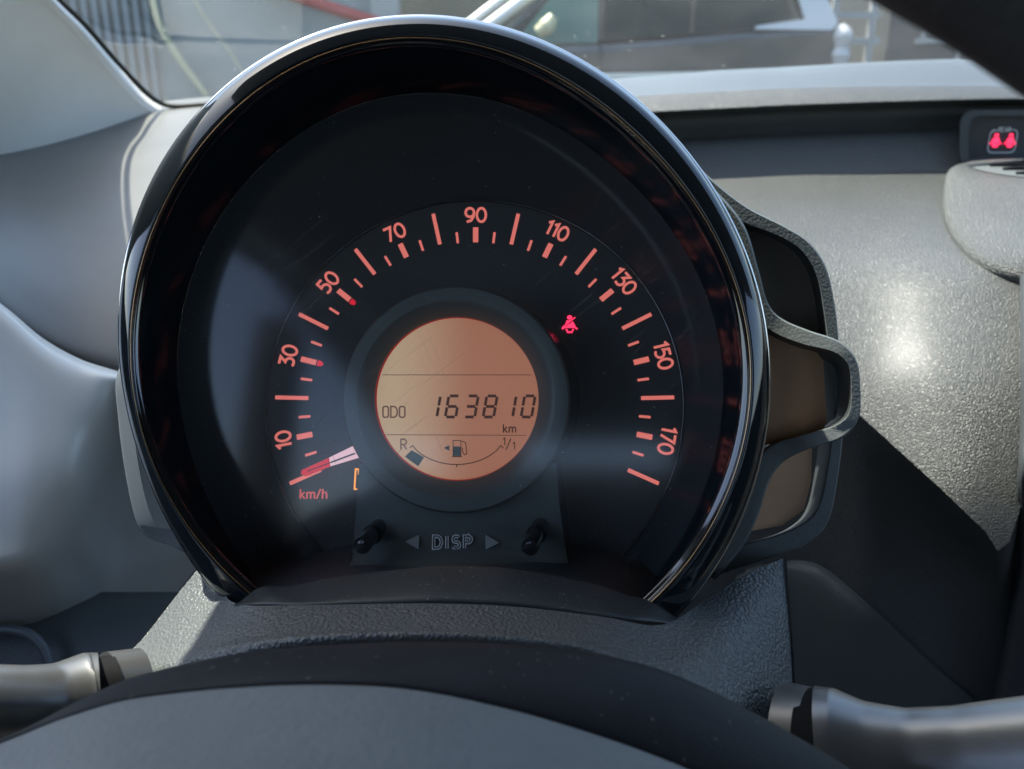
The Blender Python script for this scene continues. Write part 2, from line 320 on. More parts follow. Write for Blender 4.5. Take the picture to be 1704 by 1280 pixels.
# --- grey cladded building on the left
YB = 10.5
bl = empty('grey_building', (Q(300, 60, YB).x, YB, 0), 'grey blue clad building with red diagonal rail on its wall, left beyond the windscreen', 'building')
xa, xb = Q(-500, 60, YB).x, Q(618, 60, YB).x
box('wall', ((xa+xb)/2, YB+.1+1, 2), (xb-xa, 2, 4), Mo['wallg'], bl)
k = 0; x = Q(60, 60, YB).x; xe = Q(262, 60, YB).x
while x < xe:
    box('cladding_rib', (x, YB+.06, 2), (.05, .08, 4), Mo['wallrib'], bl); x += .105
z0_ = Q(520, 0, YB).z
tube('red_rail', [Q(430, -30, YB-.08), Q(520, 3, YB-.08), Q(640, 42, YB-.08)], .06, Mo['red'], bl, n=10)
tube('pale_line', [Q(248, -20, YB-.05), Q(268, 45, YB-.05), Q(300, 100, YB-.05), Q(345, 160, YB-.05)], .035, Mo['cream'], bl, n=8)  # pale curved line built as a tube on the wall
tube('pale_line', [Q(318, -10, YB-.05), Q(345, 35, YB-.05), Q(378, 80, YB-.05), Q(410, 130, YB-.05)], .01, Mo['cream'], bl, n=8)
pw = box('white_post', (Q(643, 60, YB).x, YB+.05, 1.5), (.28, .2, 3), Mo['white'], bevel=.01)
tag(pw, 'white square post between the grey building and the parked car', 'post')
bw = box('boundary_wall', (Q(720, 60, 13.).x+3, 13.5, .9), (14, .2, 1.8), Mo['beige']); tag(bw, 'low beige wall running behind the parked dark car', 'wall')
# --- dark wall and white gate on the right
YD = 9.8
dw = empty('dark_shed', (Q(1620, 60, YD).x, YD+1, 0), 'dark grey shed door with white bar handle, right of the parked car', 'shed')
xd0, xd1 = Q(1482, 60, YD).x, Q(2300, 60, YD).x
box('wall', ((xd0+xd1)/2, YD+1.05, 1.3), (xd1-xd0, 2, 2.6), Mo['dark'], dw)
box('handle', (Q(1565, 66, YD).x, YD-.02, Q(1565, 66, YD).z), (.5, .03, .05), Mo['white'], dw, rot=Matrix.Rotation(R(-3), 3, 'Y'))
box('bolt', (Q(1535, 58, YD).x, YD-.02, Q(1532, 58, YD).z), (.04, .05, .09), Mo['white'], dw)
box('door_edge', (Q(1600, 66, YD).x, YD+.03, .65), (.04, .04, .8), Mo['white'], dw)
gt = empty('tube_gate', (Q(1430, 60, 9.9).x, 9.9, 0), 'white tube gate frame standing beside the parked car tail', 'gate')
for px in (1385, 1448):
    box('post', (Q(px, 60, 9.9).x, 9.9, .8), (.06, .06, 1.6), Mo['white'], gt)
for py in (25, 68, 120):
    p = Q(1425, py, 9.9); box('rail', (p.x, 9.9, p.z), (.46, .045, .06), Mo['white'], gt)

# ================================================================== CAR SHELL (behind and around the camera)
rf = box('roof_lining', (.3, -.75, 1.15+.37), (1.45, 1.75, .05), M['roof']); rf['kind'] = 'structure'
def HZ(Y): return 1.15-.055+(.84-Y)*.5-.014
hd = mobj('header_sun_blocker', [(1.02, .10, HZ(.10)), (1.02, .32, HZ(.32)), (-.235, .33, HZ(.33)), (-.27, .28, HZ(.28)), (-.285, .17, HZ(.17)), (-.42, .12, HZ(.12)), (-.42, .05, HZ(.05)), (1.02, .05, HZ(.05))], [(0, 1, 2, 3, 4, 5, 6, 7)], M['roof'], smooth=False, solid=.008); hd['kind'] = 'structure'  # unseen panel, added and shaped to keep the sun off the hub
fl = box('cabin_floor', (.3, -.3, .30), (1.6, 3.0, .06), M['cabin']); fl['kind'] = 'structure'
bk = box('cabin_rear', (.3, -1.75, .75), (1.6, .08, 1.3), M['cabin']); bk['kind'] = 'structure'
fr_ = box('firewall', (.3, 1.05, .62), (1.6, .06, .85), M['cabin']); fr_['kind'] = 'structure'
for nm, x in (('left_door_panel', -.50), ('right_door_panel', 1.10)):
    d_ = box(nm, (x, -.35, .70 if x < 0 else .70), (.08, 2.8, .80 if x < 0 else .82), M['cabin']); d_['kind'] = 'structure'
    if x > 0: d2 = box('right_door_pillar', (x, -.62, 1.30), (.08, .14, .42), M['cabin'])
    else: d2 = box('left_door_pillar', (x, -.62, 1.30), (.08, .14, .42), M['cabin'])
    d2['kind'] = 'structure'
def seat(x, lab):
    s = empty('front_seat', (x, -.62, .4), lab, 'seat')
    patch('cushion', [[(x-.25, -.25, .52), (x-.1, -.2, .60), (x+.1, -.2, .60), (x+.25, -.25, .52)], [(x-.25, -.5, .58), (x-.1, -.5, .62), (x+.1, -.5, .62), (x+.25, -.5, .58)], [(x-.25, -.75, .56), (x-.1, -.75, .6), (x+.1, -.75, .6), (x+.25, -.75, .56)]], M['cabin'], s, solid=.12)
    patch('backrest', [[(x-.24, -.72, .6), (x-.1, -.78, .6), (x+.1, -.78, .6), (x+.24, -.72, .6)], [(x-.24, -.8, .9), (x-.1, -.86, .9), (x+.1, -.86, .9), (x+.24, -.8, .9)], [(x-.18, -.92, 1.2), (x-.08, -.96, 1.22), (x+.08, -.96, 1.22), (x+.18, -.92, 1.2)]], M['cabin'], s, solid=.12)
    box('headrest', (x, -.98, 1.33), (.24, .1, .17), M['cabin'], s, bevel=.03)
seat(.0, 'grey cloth driver seat facing the speedometer'); seat(.7, 'grey cloth passenger seat beside the driver seat')

# windscreen
def WS(x, Y): return Vector((x, Y, 1.15-.055+(.84-Y)*.5))
ws = empty('windscreen', (.3, .84, 1.09), 'large dusty sloping windscreen glass above the dashboard', 'windscreen')
rows = []
for Y in (.90, .7, .5, .3, .12):
    rows.append([WS(x, Y+.05*(1-((x-.3)/.75)**2)) for x in (-.50, -.3, -.1, .1, .3, .5, .7, .9, 1.1)])
patch('glass', rows, M['glass'], ws)

# left pillar trim
pe = [(265, 186), (225, 155), (180, 103), (130, 45), (75, -10), (-10, -110), (-200, -330), (-500, -700), (-1300, -1150)]  # run beyond the view extended and shaped to shade the left dash
Ys = [.80, .785, .765, .735, .70, .64, .5, .40, .30]
r0, r1, r2, r3, r4 = [], [], [], [], []
for (x, y), Y in zip(pe, Ys):
    r0.append(Q(x+9, y-2, Y+.012)); r1.append(Q(x-4, y+3, Y-.004)); r2.append(Q(x-45, y+20, Y-.02)); r3.append(Q(x-330, y+160, Y-.12)); r4.append(Q(x-1000, y+200, Y-.25))
pl = empty('windscreen_pillar', r0[0], 'smooth light grey roof pillar trim at the left edge of the windscreen', 'pillar')
patch('pillar_trim', [r0, r1, r2, r3, r4], M['pillar'], pl, solid=.02, flip=True)
# rubber seal / frit border round the corner of the glass
sealp = [(-200, -345), (-5, -120), (84, -12), (140, 45), (190, 103), (236, 152), (262, 172), (290, 179), (345, 176), (480, 170), (700, 165)]
sy = [.5, .64, .70, .735, .765, .785, .80, .80, .80, .80, .80]
tube('seal', [Q(x+3, y-2, Y) for (x, y), Y in zip(sealp, sy)], .0019, M['rubber'], pl, n=8)

# ================================================================== DASHBOARD
dash = empty('dashboard', (.3, .55, .9), 'grained grey dashboard running under the windscreen behind the speedometer', 'dashboard')
colx = [500, 800, 1050, 1180, 1300, 1400, 1500, 1600, 1704, 1850, 2050, 2400]
def line(pts, Yf):
    return [Q(x, interp(pts, x), Yf(x)) for x in colx]
farL = [(500, 160), (800, 150), (1050, 135), (1180, 124), (1300, 118), (1500, 107), (1704, 102), (2050, 98), (2400, 96)]
cre = [(500, 188), (800, 178), (1050, 158), (1180, 150), (1300, 144), (1500, 139), (1704, 138), (2050, 138), (2400, 138)]
low = [(500, 212), (800, 203), (1050, 185), (1180, 178), (1300, 172), (1500, 165), (1704, 161), (2050, 160), (2400, 160)]
def off(pts, d): return [(x, y+d) for x, y in pts]
patch('windscreen_ledge', [line(off(farL, -6), lambda x: .86), line(farL, lambda x: .79), line(cre, lambda x: .722), line(off(cre, 6), lambda x: .711), line(low, lambda x: .697), line(off(low, 6), lambda x: .697), line(off(low, 12), lambda x: .71)], M['dash'], dash, nu=5, nv=5)
cs = [(500, 318), (800, 312), (1050, 306), (1180, 299), (1300, 293), (1500, 286), (1704, 283), (2050, 283), (2400, 283)]
patch('recess_panel', [line(off(low, 2), lambda x: .716), line(off(low, 22), lambda x: .722), line(off(low, 48), lambda x: .716), line(off(cs, -60), lambda x: .708), line(off(cs, -25), lambda x: .697), line(off(cs, 3), lambda x: .688)], M['dash'], dash, nu=5, nv=6)
# main panel: bulges towards the driver, then undercut to stand in for a shadow
BC = [(500, 520), (1050, 500), (1250, 560), (1330, 608), (1430, 690), (1560, 808), (1640, 885), (1668, 930), (1685, 890), (1704, 825), (1850, 700), (2400, 560)]
def yB(x): return float(np.interp(x, [p[0] for p in BC], [p[1] for p in BC]))
UPC = np.array([list(q) for q in cr([(283, .690), (300, .672), (360, .602), (430, .545), (520, .507), (620, .474), (720, .452), (830, .434), (950, .422)], 14)])
def upY(x, y):
    a = float(np.interp(y, UPC[:, 0], UPC[:, 1]))
    return a*(1-.066/(1+math.exp(-(x-1508)/46))*min(1, max(0, (y-283)/170)))
def onpanel(x, y):
    b = yB(x)
    if y <= b: return upY(x, y)
    a = upY(x, b); return a+(max(.462, a+.01)-a)*(1-math.exp(-(y-b)/45))
colx2 = sorted(set(list(range(500, 1300, 80))+list(range(1300, 1760, 20))+[1800, 1900, 2050, 2200, 2400]))
def sheet(name, rows_, mt, parent):
    V = [v for r_ in rows_ for v in r_]; return mobj(name, V, grid_faces(len(rows_), len(rows_[0])), mt, parent)
up_rows = []
for k in range(26):
    t = k/25; up_rows.append([Q(x, interp(cs, x)*(1-t)+yB(x)*t, onpanel(x, interp(cs, x)*(1-t)+yB(x)*t)) for x in colx2])
o_ = sheet('main_panel', up_rows, M['dash'], dash)
dn_rows = [up_rows[-1]]
for t in (.01, .03, .06, .1, .16, .24, .34, .46, .6, .78, 1.0):
    dn_rows.append([Q(x, yB(x)+(1500-yB(x))*t, onpanel(x, yB(x)+(1500-yB(x))*t)) for x in colx2])
sheet('shadow_undercut', dn_rows, M['podgrain'], dash)
# lower panel under a seam
seam = [(1240, 950), (1290, 938), (1340, 937), (1380, 955), (1450, 1015), (1540, 1100), (1625, 1172), (1760, 1290)]
rA = [Q(x, y, onpanel(x, y)-.0015) for x, y in seam]
rB = [Q(x, y+2, onpanel(x, y)-.0028) for x, y in seam]
rC = [Q(x-30, y+60, onpanel(x, y)-.001) for x, y in seam]
rD = [Q(x-60, y+400, onpanel(x, y)+.012) for x, y in seam]
patch('lower_panel', [rA, rB, rC, rD], M['dash_dark'], dash)
# left part of the dashboard
cl = [-500, -250, -80, 0, 60, 130, 195, 262, 345, 500, 700]
topE = [(-500, 320), (-250, 270), (0, 226), (130, 203), (262, 184), (345, 176), (500, 168), (700, 160)]
botE = [(-500, 180), (-250, 330), (-80, 440), (0, 512), (60, 562), (130, 602), (195, 624), (262, 640), (345, 650), (500, 660), (700, 665)]
def lrow(t, Y):
    return [Q(x, interp(topE, x)*(1-t)+max(interp(botE, x), interp(topE, x)+30)*t, Y) for x in cl]
patch('left_panel', [lrow(-.03, .87), lrow(0, .80), lrow(.06, .745), lrow(.18, .64), lrow(.4, .53), lrow(.65, .46), lrow(.85, .425), lrow(1.0, .41), lrow(1.06, .425)], M['dash_left'], dash)

# vent pod on the right
vp = empty('air_vent', Q(1780, 300, .5), 'round air vent pod with grey louvres at the right of the dashboard', 'air vent')
def ell(cx, cy, rx, ry, Yn, Yf, n=64):
    out = []
    for k in range(n):
        a = 2*math.pi*k/n; s = math.sin(a)
        out.append(Q(cx+rx*math.cos(a), cy+ry*s, Yn*(1+s)/2+Yf*(1-s)/2))
    return out
def rimY(y): return .179/(math.tan(TH-math.atan((640-y)/F))+.13)
def podring(cx, cy, rx, ry, w_, dl=0, n=72, top=262):
    out = []
    for k in range(n):
        a = 2*math.pi*k/n; s_ = math.sin(a); x = cx+rx*math.cos(a)
        y = cy+(ry*s_ if s_ >= 0 else (top-cy)*(-s_))
        out.append(Q(x, y, onpanel(x, y)*(1-w_)+min(rimY(y), onpanel(x, y)+.01)*w_+dl))
    return out
rings = [podring(1815, 345, 250, 150, 0, .004), podring(1815, 343, 248, 144, .0, -.002), podring(1813, 336, 246, 130, .1, -.007), podring(1810, 324, 241, 106, .25, -.010), podring(1806, 308, 235, 82, .45, -.010), podring(1801, 292, 227, 62, .7, -.006), podring(1799, 283, 219, 50, .9, -.003), podring(1798, 277, 208, 42, 1, -.001), podring(1797, 273, 194, 33, 1), podring(1797, 272, 188, 29, 1, .003), podring(1797, 272, 186, 27, 1, .012)]
V = [v for r_ in rings for v in r_]
mobj('pod_shell', V, grid_faces(len(rings), 72, True), M['podgrain'], vp)
gr = podring(1797, 271, 187, 27, 1, .007)
mobj('vent_disc', gr+[Q(1797, 274, rimY(274)+.007)], [(i, (i+1) % 72, 72) for i in range(72)], M['bracket'], vp)
for k, y in enumerate((274, 280, 287)):
    w_ = 150-k*22
    tube('slot_shade', [Q(1797-w_, y+1.5, rimY(y)+.003), Q(1797-w_+25, y, rimY(y)+.003), Q(1797, y-1, rimY(y)+.003), Q(1797+w_, y, rimY(y)+.003)], .0010, M['black'], vp, n=8)  # black tubes stand in for the shaded slots between the louvres
# rear seat belt indicator in the recess
ri = empty('seatbelt_indicator', Q(1665, 235, .69), 'small dark rear seatbelt indicator panel with two lit red symbols, above the air vent', 'indicator')
YR = .684
def rr2d(x0, y0, x1, y1, r, n=6):
    out = []
    for cx, cy, a0 in ((x1-r, y0+r, -90), (x1-r, y1-r, 0), (x0+r, y1-r, 90), (x0+r, y0+r, 180)):
        for k in range(n+1):
            a = R(a0+90*k/n); out.append((cx+r*math.cos(a), cy+r*math.sin(a)))
    return out
o1 = rr2d(1597, 183, 1900, 282, 26); o2 = rr2d(1612, 193, 1890, 280, 20)
V = [Q(x, y, YR+.02) for x, y in o1]+[Q(x, y, YR) for x, y in o1]+[Q(x, y, YR) for x, y in o2]+[Q(x, y, YR+.012) for x, y in o2]
mobj('surround', V, grid_faces(4, len(o1), True), M['pocket'], ri, angle=40)
mobj('face', [Q(x, y, YR+.0115) for x, y in o2], [tuple(range(len(o2)))], M['pocket'], ri, smooth=False)

# ------------------------------------------------------------------ flat stroke lettering on a plane
class Frame:
    def __init__(s, o, ex, ey, nrm): s.o, s.ex, s.ey, s.n = Vector(o), Vector(ex).normalized(), Vector(ey).normalized(), Vector(nrm).normalized()
    def p(s, x, y, h=0): return s.o+s.ex*x+s.ey*y+s.n*h
def stroke(pts, w, closed=False):
    """mitred ribbon: returns left and right 2D points"""
    n = len(pts); Lf, Rt = [], []
    for i in range(n):
        a = pts[(i-1) % n] if (closed or i > 0) else None; b = pts[i]; c = pts[(i+1) % n] if (closed or i < n-1) else None
        def nm(p, q): dx, dy = q[0]-p[0], q[1]-p[1]; L_ = math.hypot(dx, dy) or 1; return (-dy/L_, dx/L_)
        if a is None: v = nm(b, c); k = 1
        elif c is None: v = nm(a, b); k = 1
        else:
            v1, v2 = nm(a, b), nm(b, c); v = (v1[0]+v2[0], v1[1]+v2[1]); L_ = math.hypot(*v) or 1; v = (v[0]/L_, v[1]/L_); k = 1/max(.45, v[0]*v1[0]+v[1]*v1[1])
        Lf.append((b[0]+v[0]*k*w/2, b[1]+v[1]*k*w/2)); Rt.append((b[0]-v[0]*k*w/2, b[1]-v[1]*k*w/2))
    return Lf, Rt
def arc(cx, cy, rx, ry, a0, a1, n=10): return [(cx+rx*math.cos(R(a0+(a1-a0)*k/n)), cy+ry*math.sin(R(a0+(a1-a0)*k/n))) for k in range(n+1)]
def rrect(x0, y0, x1, y1, r): return [p for q in (arc(x1-r, y1-r, r, r, 90, 0, 4), arc(x1-r, y0+r, r, r, 0, -90, 4), arc(x0+r, y0+r, r, r, 270, 180, 4), arc(x0+r, y1-r, r, r, 180, 90, 4)) for p in q]
G = {  # glyph: (width, [(points, closed)])
 '0': (.64, [(arc(.32, .5, .32, .5, 0, 345, 23), True)]),
 '1': (.30, [([(.0, .82), (.24, .99), (.24, .0)], False)]),
 '3': (.56, [([(.02, 1), (.52, 1), (.25, .60)]+arc(.26, .30, .30, .30, 90, -130, 12), False)]),
 '5': (.56, [([(.52, 1), (.09, 1), (.06, .58)]+arc(.25, .31, .31, .31, 95, -130, 12), False)]),
 '7': (.56, [([(.0, 1), (.54, 1), (.16, .0)], False)]),
 '9': (.60, [(arc(.30, .68, .30, .32, 0, 345, 20), True), ([(.60, .66), (.55, .35), (.38, .08), (.08, 0)], False)]),
 'k': (.48, [([(0, 0), (0, 1)], False), ([(.42, .68), (.05, .33)], False), ([(.12, .40), (.46, 0)], False)]),
 'm': (.78, [([(0, 0), (0, .68)], False), ([(0, .45)]+arc(.19, .46, .19, .2, 180, 0, 8)+[(.38, 0)], False), ([(.38, .45)]+arc(.58, .46, .19, .2, 180, 0, 8)+[(.77, 0)], False)]),
 'h': (.44, [([(0, 0), (0, 1)], False), ([(0, .42)]+arc(.21, .45, .21, .21, 180, 0, 8)+[(.42, 0)], False)]),
 '/': (.42, [([(0, -.02), (.40, 1)], False)]),
 'D': (.62, [([(0, 0), (0, 1), (.25, 1)]+arc(.25, .5, .36, .5, 90, -90, 12)[1:-1]+[(.25, 0)], True)]),
 'O': (.54, [(rrect(0, 0, .5, 1, .18), True)]),
 'I': (.1, [([(.03, 0), (.03, 1)], False)]),
 'S': (.52, [(arc(.27, .75, .25, .25, 30, 250, 12)+arc(.25, .26, .27, .26, 80, -150, 12), False)]),
 'P': (.54, [([(0, 0), (0, 1), (.28, 1)]+arc(.28, .74, .26, .26, 90, -90, 8)+[(0, .48)], False)]),
 'R': (.56, [([(0, 0), (0, 1), (.28, 1)]+arc(.28, .74, .26, .26, 90, -90, 8)+[(0, .48)], False), ([(.26, .48), (.56, 0)], False)]),
 'E': (.5, [([(.5, 1), (0, 1), (0, 0), (.5, 0)], False), ([(0, .5), (.42, .5)], False)]),
 'A': (.6, [([(0, 0), (.3, 1), (.6, 0)], False), ([(.1, .33), (.5, .33)], False)]),
 'N': (.56, [([(0, 0), (0, 1), (.54, 0), (.54, 1)], False)]),
 'T': (.5, [([(0, 1), (.5, 1)], False), ([(.25, 1), (.25, 0)], False)]),
}
def ribbons(name, fr, strokes, th, mt, parent, h0=0.0, xf=lambda x, y: (x, y), caps=True):
    """strokes: list of (pts2d, closed, width) -> one raised flat mesh on frame fr"""
    V, Fs = [], []
    for i_, (pts, closed, w) in enumerate(strokes):
        Lf, Rt = stroke([xf(*p) for p in pts], w, closed); n = len(Lf); b = len(V); hh = h0+th+i_*th*.04
        V += [fr.p(*p, hh) for p in Lf]+[fr.p(*p, hh) for p in Rt]+[fr.p(*p, h0) for p in Lf]+[fr.p(*p, h0) for p in Rt]
        for i in range(n if closed else n-1):
            j = (i+1) % n
            Fs += [(b+i, b+j, b+n+j, b+n+i), (b+2*n+i, b+2*n+j, b+j, b+i), (b+n+i, b+n+j, b+3*n+j, b+3*n+i)]
        if not closed: Fs += [(b, b+n, b+3*n, b+2*n), (b+n-1, b+2*n-1, b+4*n-1, b+3*n-1)]
    return mobj(name, V, Fs, mt, parent, smooth=False)
def polys(name, fr, plist, th, mt, parent, h0=0.0):
    V, Fs = [], []
    for pts in plist:
        n = len(pts); b = len(V)
        V += [fr.p(*p, h0+th) for p in pts]+[fr.p(*p, h0) for p in pts]
        Fs += [tuple(b+i for i in range(n))]+[(b+i, b+n+i, b+n+(i+1) % n, b+(i+1) % n) for i in range(n)]
    return mobj(name, V, Fs, mt, parent, smooth=False)
def textstrokes(s, H, w, gap=.16, slant=0):
    tw = sum(G[c][0] for c in s)*H+gap*H*(len(s)-1); x = -tw/2; out = []
    for c in s:
        for pts, cl_ in G[c][1]: out.append(([(x+(px+slant*py)*H, (py-.5)*H) for px, py in pts], cl_, w))
        x += (G[c][0]+gap)*H
    return out

# REAR symbols
PXR = YR/ray(1665, 235).y/F
rfm = Frame(Q(1668, 236, YR+.0105), rt, Vector((0, .0, 1)), (0, -1, 0))
ribbons('border', rfm, [([(x*PXR, y*PXR) for x, y in [(-9, 20)]+rrect(-23, -18, 23, 20, 8)[16:]+rrect(-23, -18, 23, 20, 8)[:0]], False, 1.6*PXR)]
  + [([(x*PXR, y*PXR) for x, y in [(9, 20)]+rrect(-23, -18, 23, 20, 8)[:18]], False, 1.6*PXR)], .0003, M['disp'], ri)
ribbons('lettering', rfm, [([(x, y+20*PXR) for x, y in p], c, w_) for p, c, w_ in textstrokes('REAR', 7*PXR, 1.3*PXR, .2)], .0003, M['disp'], ri)
def beltman(cx, cy, s):
    head = [(cx+math.cos(t)*.16*s, cy+.40*s+math.sin(t)*.13*s) for t in np.linspace(0, 2*math.pi, 13)[:-1]]
    body = [(cx-.2*s, cy+.22*s), (cx+.2*s, cy+.22*s), (cx+.34*s, cy-.14*s), (cx-.34*s, cy-.14*s)]
    lap = [(cx-.5*s, cy-.28*s), (cx-.42*s, cy-.16*s), (cx+.42*s, cy-.16*s), (cx+.5*s, cy-.28*s), (cx+.3*s, cy-.24*s), (cx, cy-.22*s), (cx-.3*s, cy-.24*s)]
    feet = [(cx-.28*s, cy-.27*s), (cx+.28*s, cy-.27*s), (cx+.16*s, cy-.5*s), (cx-.16*s, cy-.5*s)]
    return head, body, lap, feet
for sx_ in (-11.5, 13):
    hb = beltman(sx_*PXR, 2*PXR, 22*PXR)
    polys('belt_symbol', rfm, hb, .0004, M['belt'], ri)

# centre console edge, far right
cc = empty('centre_console', Q(1800, 900, .33), 'dark edge of the centre console at the far right of the dashboard', 'console')
edge = [(1715, 300), (1700, 420), (1698, 560), (1699, 700), (1694, 800), (1694, 900), (1687, 980), (1672, 1070), (1652, 1160), (1630, 1260)]
patch('edge_trim', [[Q(x, y, onpanel(x, y)) for x, y in edge], [Q(x+4, y, onpanel(x, y)-.012) for x, y in edge], [Q(x+60, y, onpanel(x, y)-.02) for x, y in edge], [Q(x+500, y, onpanel(x, y)-.03) for x, y in edge]], M['pocket'], cc)

# ================================================================== DOOR / SIDE TRIM (left, silver)
dl = empty('side_trim', P(60, 800, .38), 'smooth silver grey side trim curving below the left of the dashboard', 'trim')
colsL = [-400, -150, 0, 70, 130, 175, 215, 270, 340]
def trow(yf, ds): return [P(x, yf(x), d) for x, d in zip(colsL, ds)]
te = lambda x: interp([(-400, 330), (-150, 400), (0, 508), (60, 559), (130, 600), (195, 621), (262, 637), (345, 646)], x)
patch('trim_panel', [
 trow(lambda x: te(x)-4, [.425, .425, .425, .425, .425, .425, .425, .43, .44]),
 trow(lambda x: te(x)+2, [.408, .408, .408, .408, .408, .408, .408, .41, .42]),
 trow(lambda x: te(x)+22, [.398, .398, .398, .398, .400, .402, .41, .42, .44]),
 trow(lambda x: 700, [.385, .385, .388, .39, .395, .405, .43, .46, .5]),
 trow(lambda x: 800, [.375, .376, .38, .384, .395, .425, .46, .5, .54]),
 trow(lambda x: 890, [.37, .372, .378, .386, .41, .45, .49, .52, .55]),
 trow(lambda x: 945, [.368, .37, .378, .395, .43, .46, .5, .53, .56]),
 trow(lambda x: 1000, [.385, .388, .40, .42, .45, .48, .51, .54, .57]),
 trow(lambda x: 1060, [.44, .44, .45, .46, .48, .5, .53, .56, .58])], M['silver'], dl, flip=False)
lk = empty('knee_panel', P(100, 1100, .45), 'dark knee panel below the silver side trim, left of the column cover', 'panel')
patch('panel', [[P(x, y, d) for x in (-400, -100, 100, 250, 400, 560)] for y, d in ((985, .47), (1030, .44), (1150, .425), (1400, .41))], M['dash_dark'], lk)
tube('edge_bead', [P(-60, 1048, .42), P(0, 1047, .42), (P(40, 1052, .42)), P(62, 1066, .42), P(78, 1090, .42), P(88, 1130, .42)], .0022, M['housing'], lk, n=10)

# ================================================================== SPEEDOMETER
sp = empty('speedometer', P(790, 1000, .28), 'round speedometer with glossy dark bezel, salmon numerals and orange odometer display', 'speedometer')
CO = (740, 600)
O_ = [(710,28),(600,36),(500,62),(430,100),(350,164),(296,232),(246,327),(211,422),(196,520),(195,570),(197,611),(204,653),(216,699),(243,773),(269,846),(296,900),(338,960),(371,1006),(746,30),(817,39),(905,67),(993,116),(1049,158),(1104,204),(1139,246),(1171,292),(1203,345),(1234,398),(1250,444),(1270,510),(1279,580),(1280,650),(1276,700),(1267,750),(1250,830),(1224,893),(1174,964),(1125,1027)]
G_ = [(600,70),(493,113),(422,158),(352,225),(299,296),(260,356),(240,415),(228,470),(220,558),(220,618),(228,681),(243,745),(267,804),(295,852),(324,885),(366,940),(412,985),(570,77),(658,64),(746,67),(834,84),(922,127),(1010,187),(1100,268),(1150,325),(1200,410),(1228,480),(1241,560),(1245,640),(1240,720),(1228,780),(1200,850),(1160,910),(1100,985)]
L_ = [(500,218),(553,190),(641,162),(729,157),(817,169),(922,208),(1010,268),(1099,360),(1155,445),(1185,520),(1200,610),(1202,680),(1192,750),(1175,810),(1150,865),(1115,925),(1070,985),(528,204),(458,260),(387,338),(352,391),(320,450),(309,478),(297,558),(295,611),(302,681),(316,737),(337,811),(370,883),(405,929),(437,974)]
def fit(pts, order=4, reg=3e2):
    A, B = [], []
    for x, y in pts:
        a = math.atan2(-(y-CO[1]), x-CO[0]); A.append([1]+[f(k*a) for k in range(1, order+1) for f in (math.cos, math.sin)]); B.append(math.hypot(x-CO[0], y-CO[1]))
    A, B = np.array(A), np.array(B); W = np.diag([0]+[1e-3*k**4 for k in range(1, order+1) for _ in (0, 1)])
    c = np.linalg.solve(A.T@A+W, A.T@B)
    return lambda a: float(np.dot(c, [1]+[f(k*a) for k in range(1, order+1) for f in (math.cos, math.sin)]))
fO, fG, fL = fit(O_), fit(G_), fit(L_)
def con(a, r, d): return P(CO[0]+r*math.cos(a), CO[1]-r*math.sin(a), d)
N = 220
A0, A1 = R(-56), R(180+54)        # gap at the bottom, closed by the column cover
angs = [A0+(A1-A0)*k/N for k in range(N+1)]
def loft(name, secs, mt, full=False, smooth=True, **kw):
    ag = [2*math.pi*k/N for k in range(N)] if full else angs
    V = [con(a, s(a)[0], s(a)[1]) for s in secs for a in ag]
    return mobj(name, V, grid_faces(len(secs), len(ag), full), mt, sp, flip=True, **kw)
mixr = lambda t, d, o=0: (lambda a: (fO(a)*(1-t)+fG(a)*t+o, d))
mixl = lambda t, d, o=0: (lambda a: (fG(a)*(1-t)+fL(a)*t+o, d))
loft('bezel', [mixr(0, .300, -60), mixr(0, .275, -14), mixr(0, .264, -1.5), mixr(0, .2606), mixr(.05, .2582), mixr(.12, .2565), mixr(.22, .2554), mixr(.4, .2544), mixr(.6, .2536), mixr(.8, .2530), mixr(.9, .2528), mixr(.97, .2534)], M['bezel'])
loft('bezel_edge', [mixr(0, .2632, .6), mixr(0, .2612, 1.4), mixr(0, .2600, .8), mixr(0, .2598, -.8)], M['chrome'])
loft('trim_line', [mixr(.955, .2536, 0), mixr(.975, .2528, 0), mixr(1, .2527, 0), mixr(1, .2536, -1)], M['copper'])
loft('inner_ring', [mixl(0, .2533, -1), mixl(0, .2556, -3.5), mixl(0, .2561, -7), mixl(0, .2563, -12), mixl(0, .2570, -15), mixl(0, .2590, -17)], M['gloss'])
loft('funnel', [mixl(0, .2588, -16), mixl(.35, .2610), mixl(.55, .2650), mixl(.75, .2695), mixl(.9, .2735), mixl(1.0, .2765)], M['funnel'])

# dial plane
TAU = R(8); D0 = .298
de = up*math.cos(TAU)+fw*math.sin(TAU); dn = rt.cross(de)          # towards the camera
dn = dn if dn.dot(fw) < 0 else -dn
DF = Frame(P(790, 669, D0), rt, de, dn); U = D0/F                    # one unit = one photo pixel at the dial centre
# wall between lens rim and dial
Vw = []
for a in [2*math.pi*k/N for k in range(N)]:
    Vw.append(con(a, fL(a), .2768))
for t in (.5, 1.0):
    for k in range(N):
        a = 2*math.pi*k/N; e = DF.p(347*U*math.cos(a), 347*U*math.sin(a), .0)
        s_ = con(a, fL(a), .2768); Vw.append(s_.lerp(e, t)+(fw*.004 if t == .5 else Vector((0, 0, 0))))
mobj('dial_wall', Vw, grid_faces(3, N, True), M['wall'], sp, flip=True)
V = [DF.p(0, 0, 0)]+[DF.p(348*U*math.cos(2*math.pi*k/N), 348*U*math.sin(2*math.pi*k/N), 0) for k in range(N)]
mobj('dial_plate', V, [(0, 1+k, 1+(k+1) % N) for k in range(N)], M['dial'], sp)
V = [DF.p((345+q)*U*math.cos(2*math.pi*k/N), (345+q)*U*math.sin(2*math.pi*k/N), h) for q, h in ((0, .0001), (0, .0009), (3, .0009)) for k in range(N)]
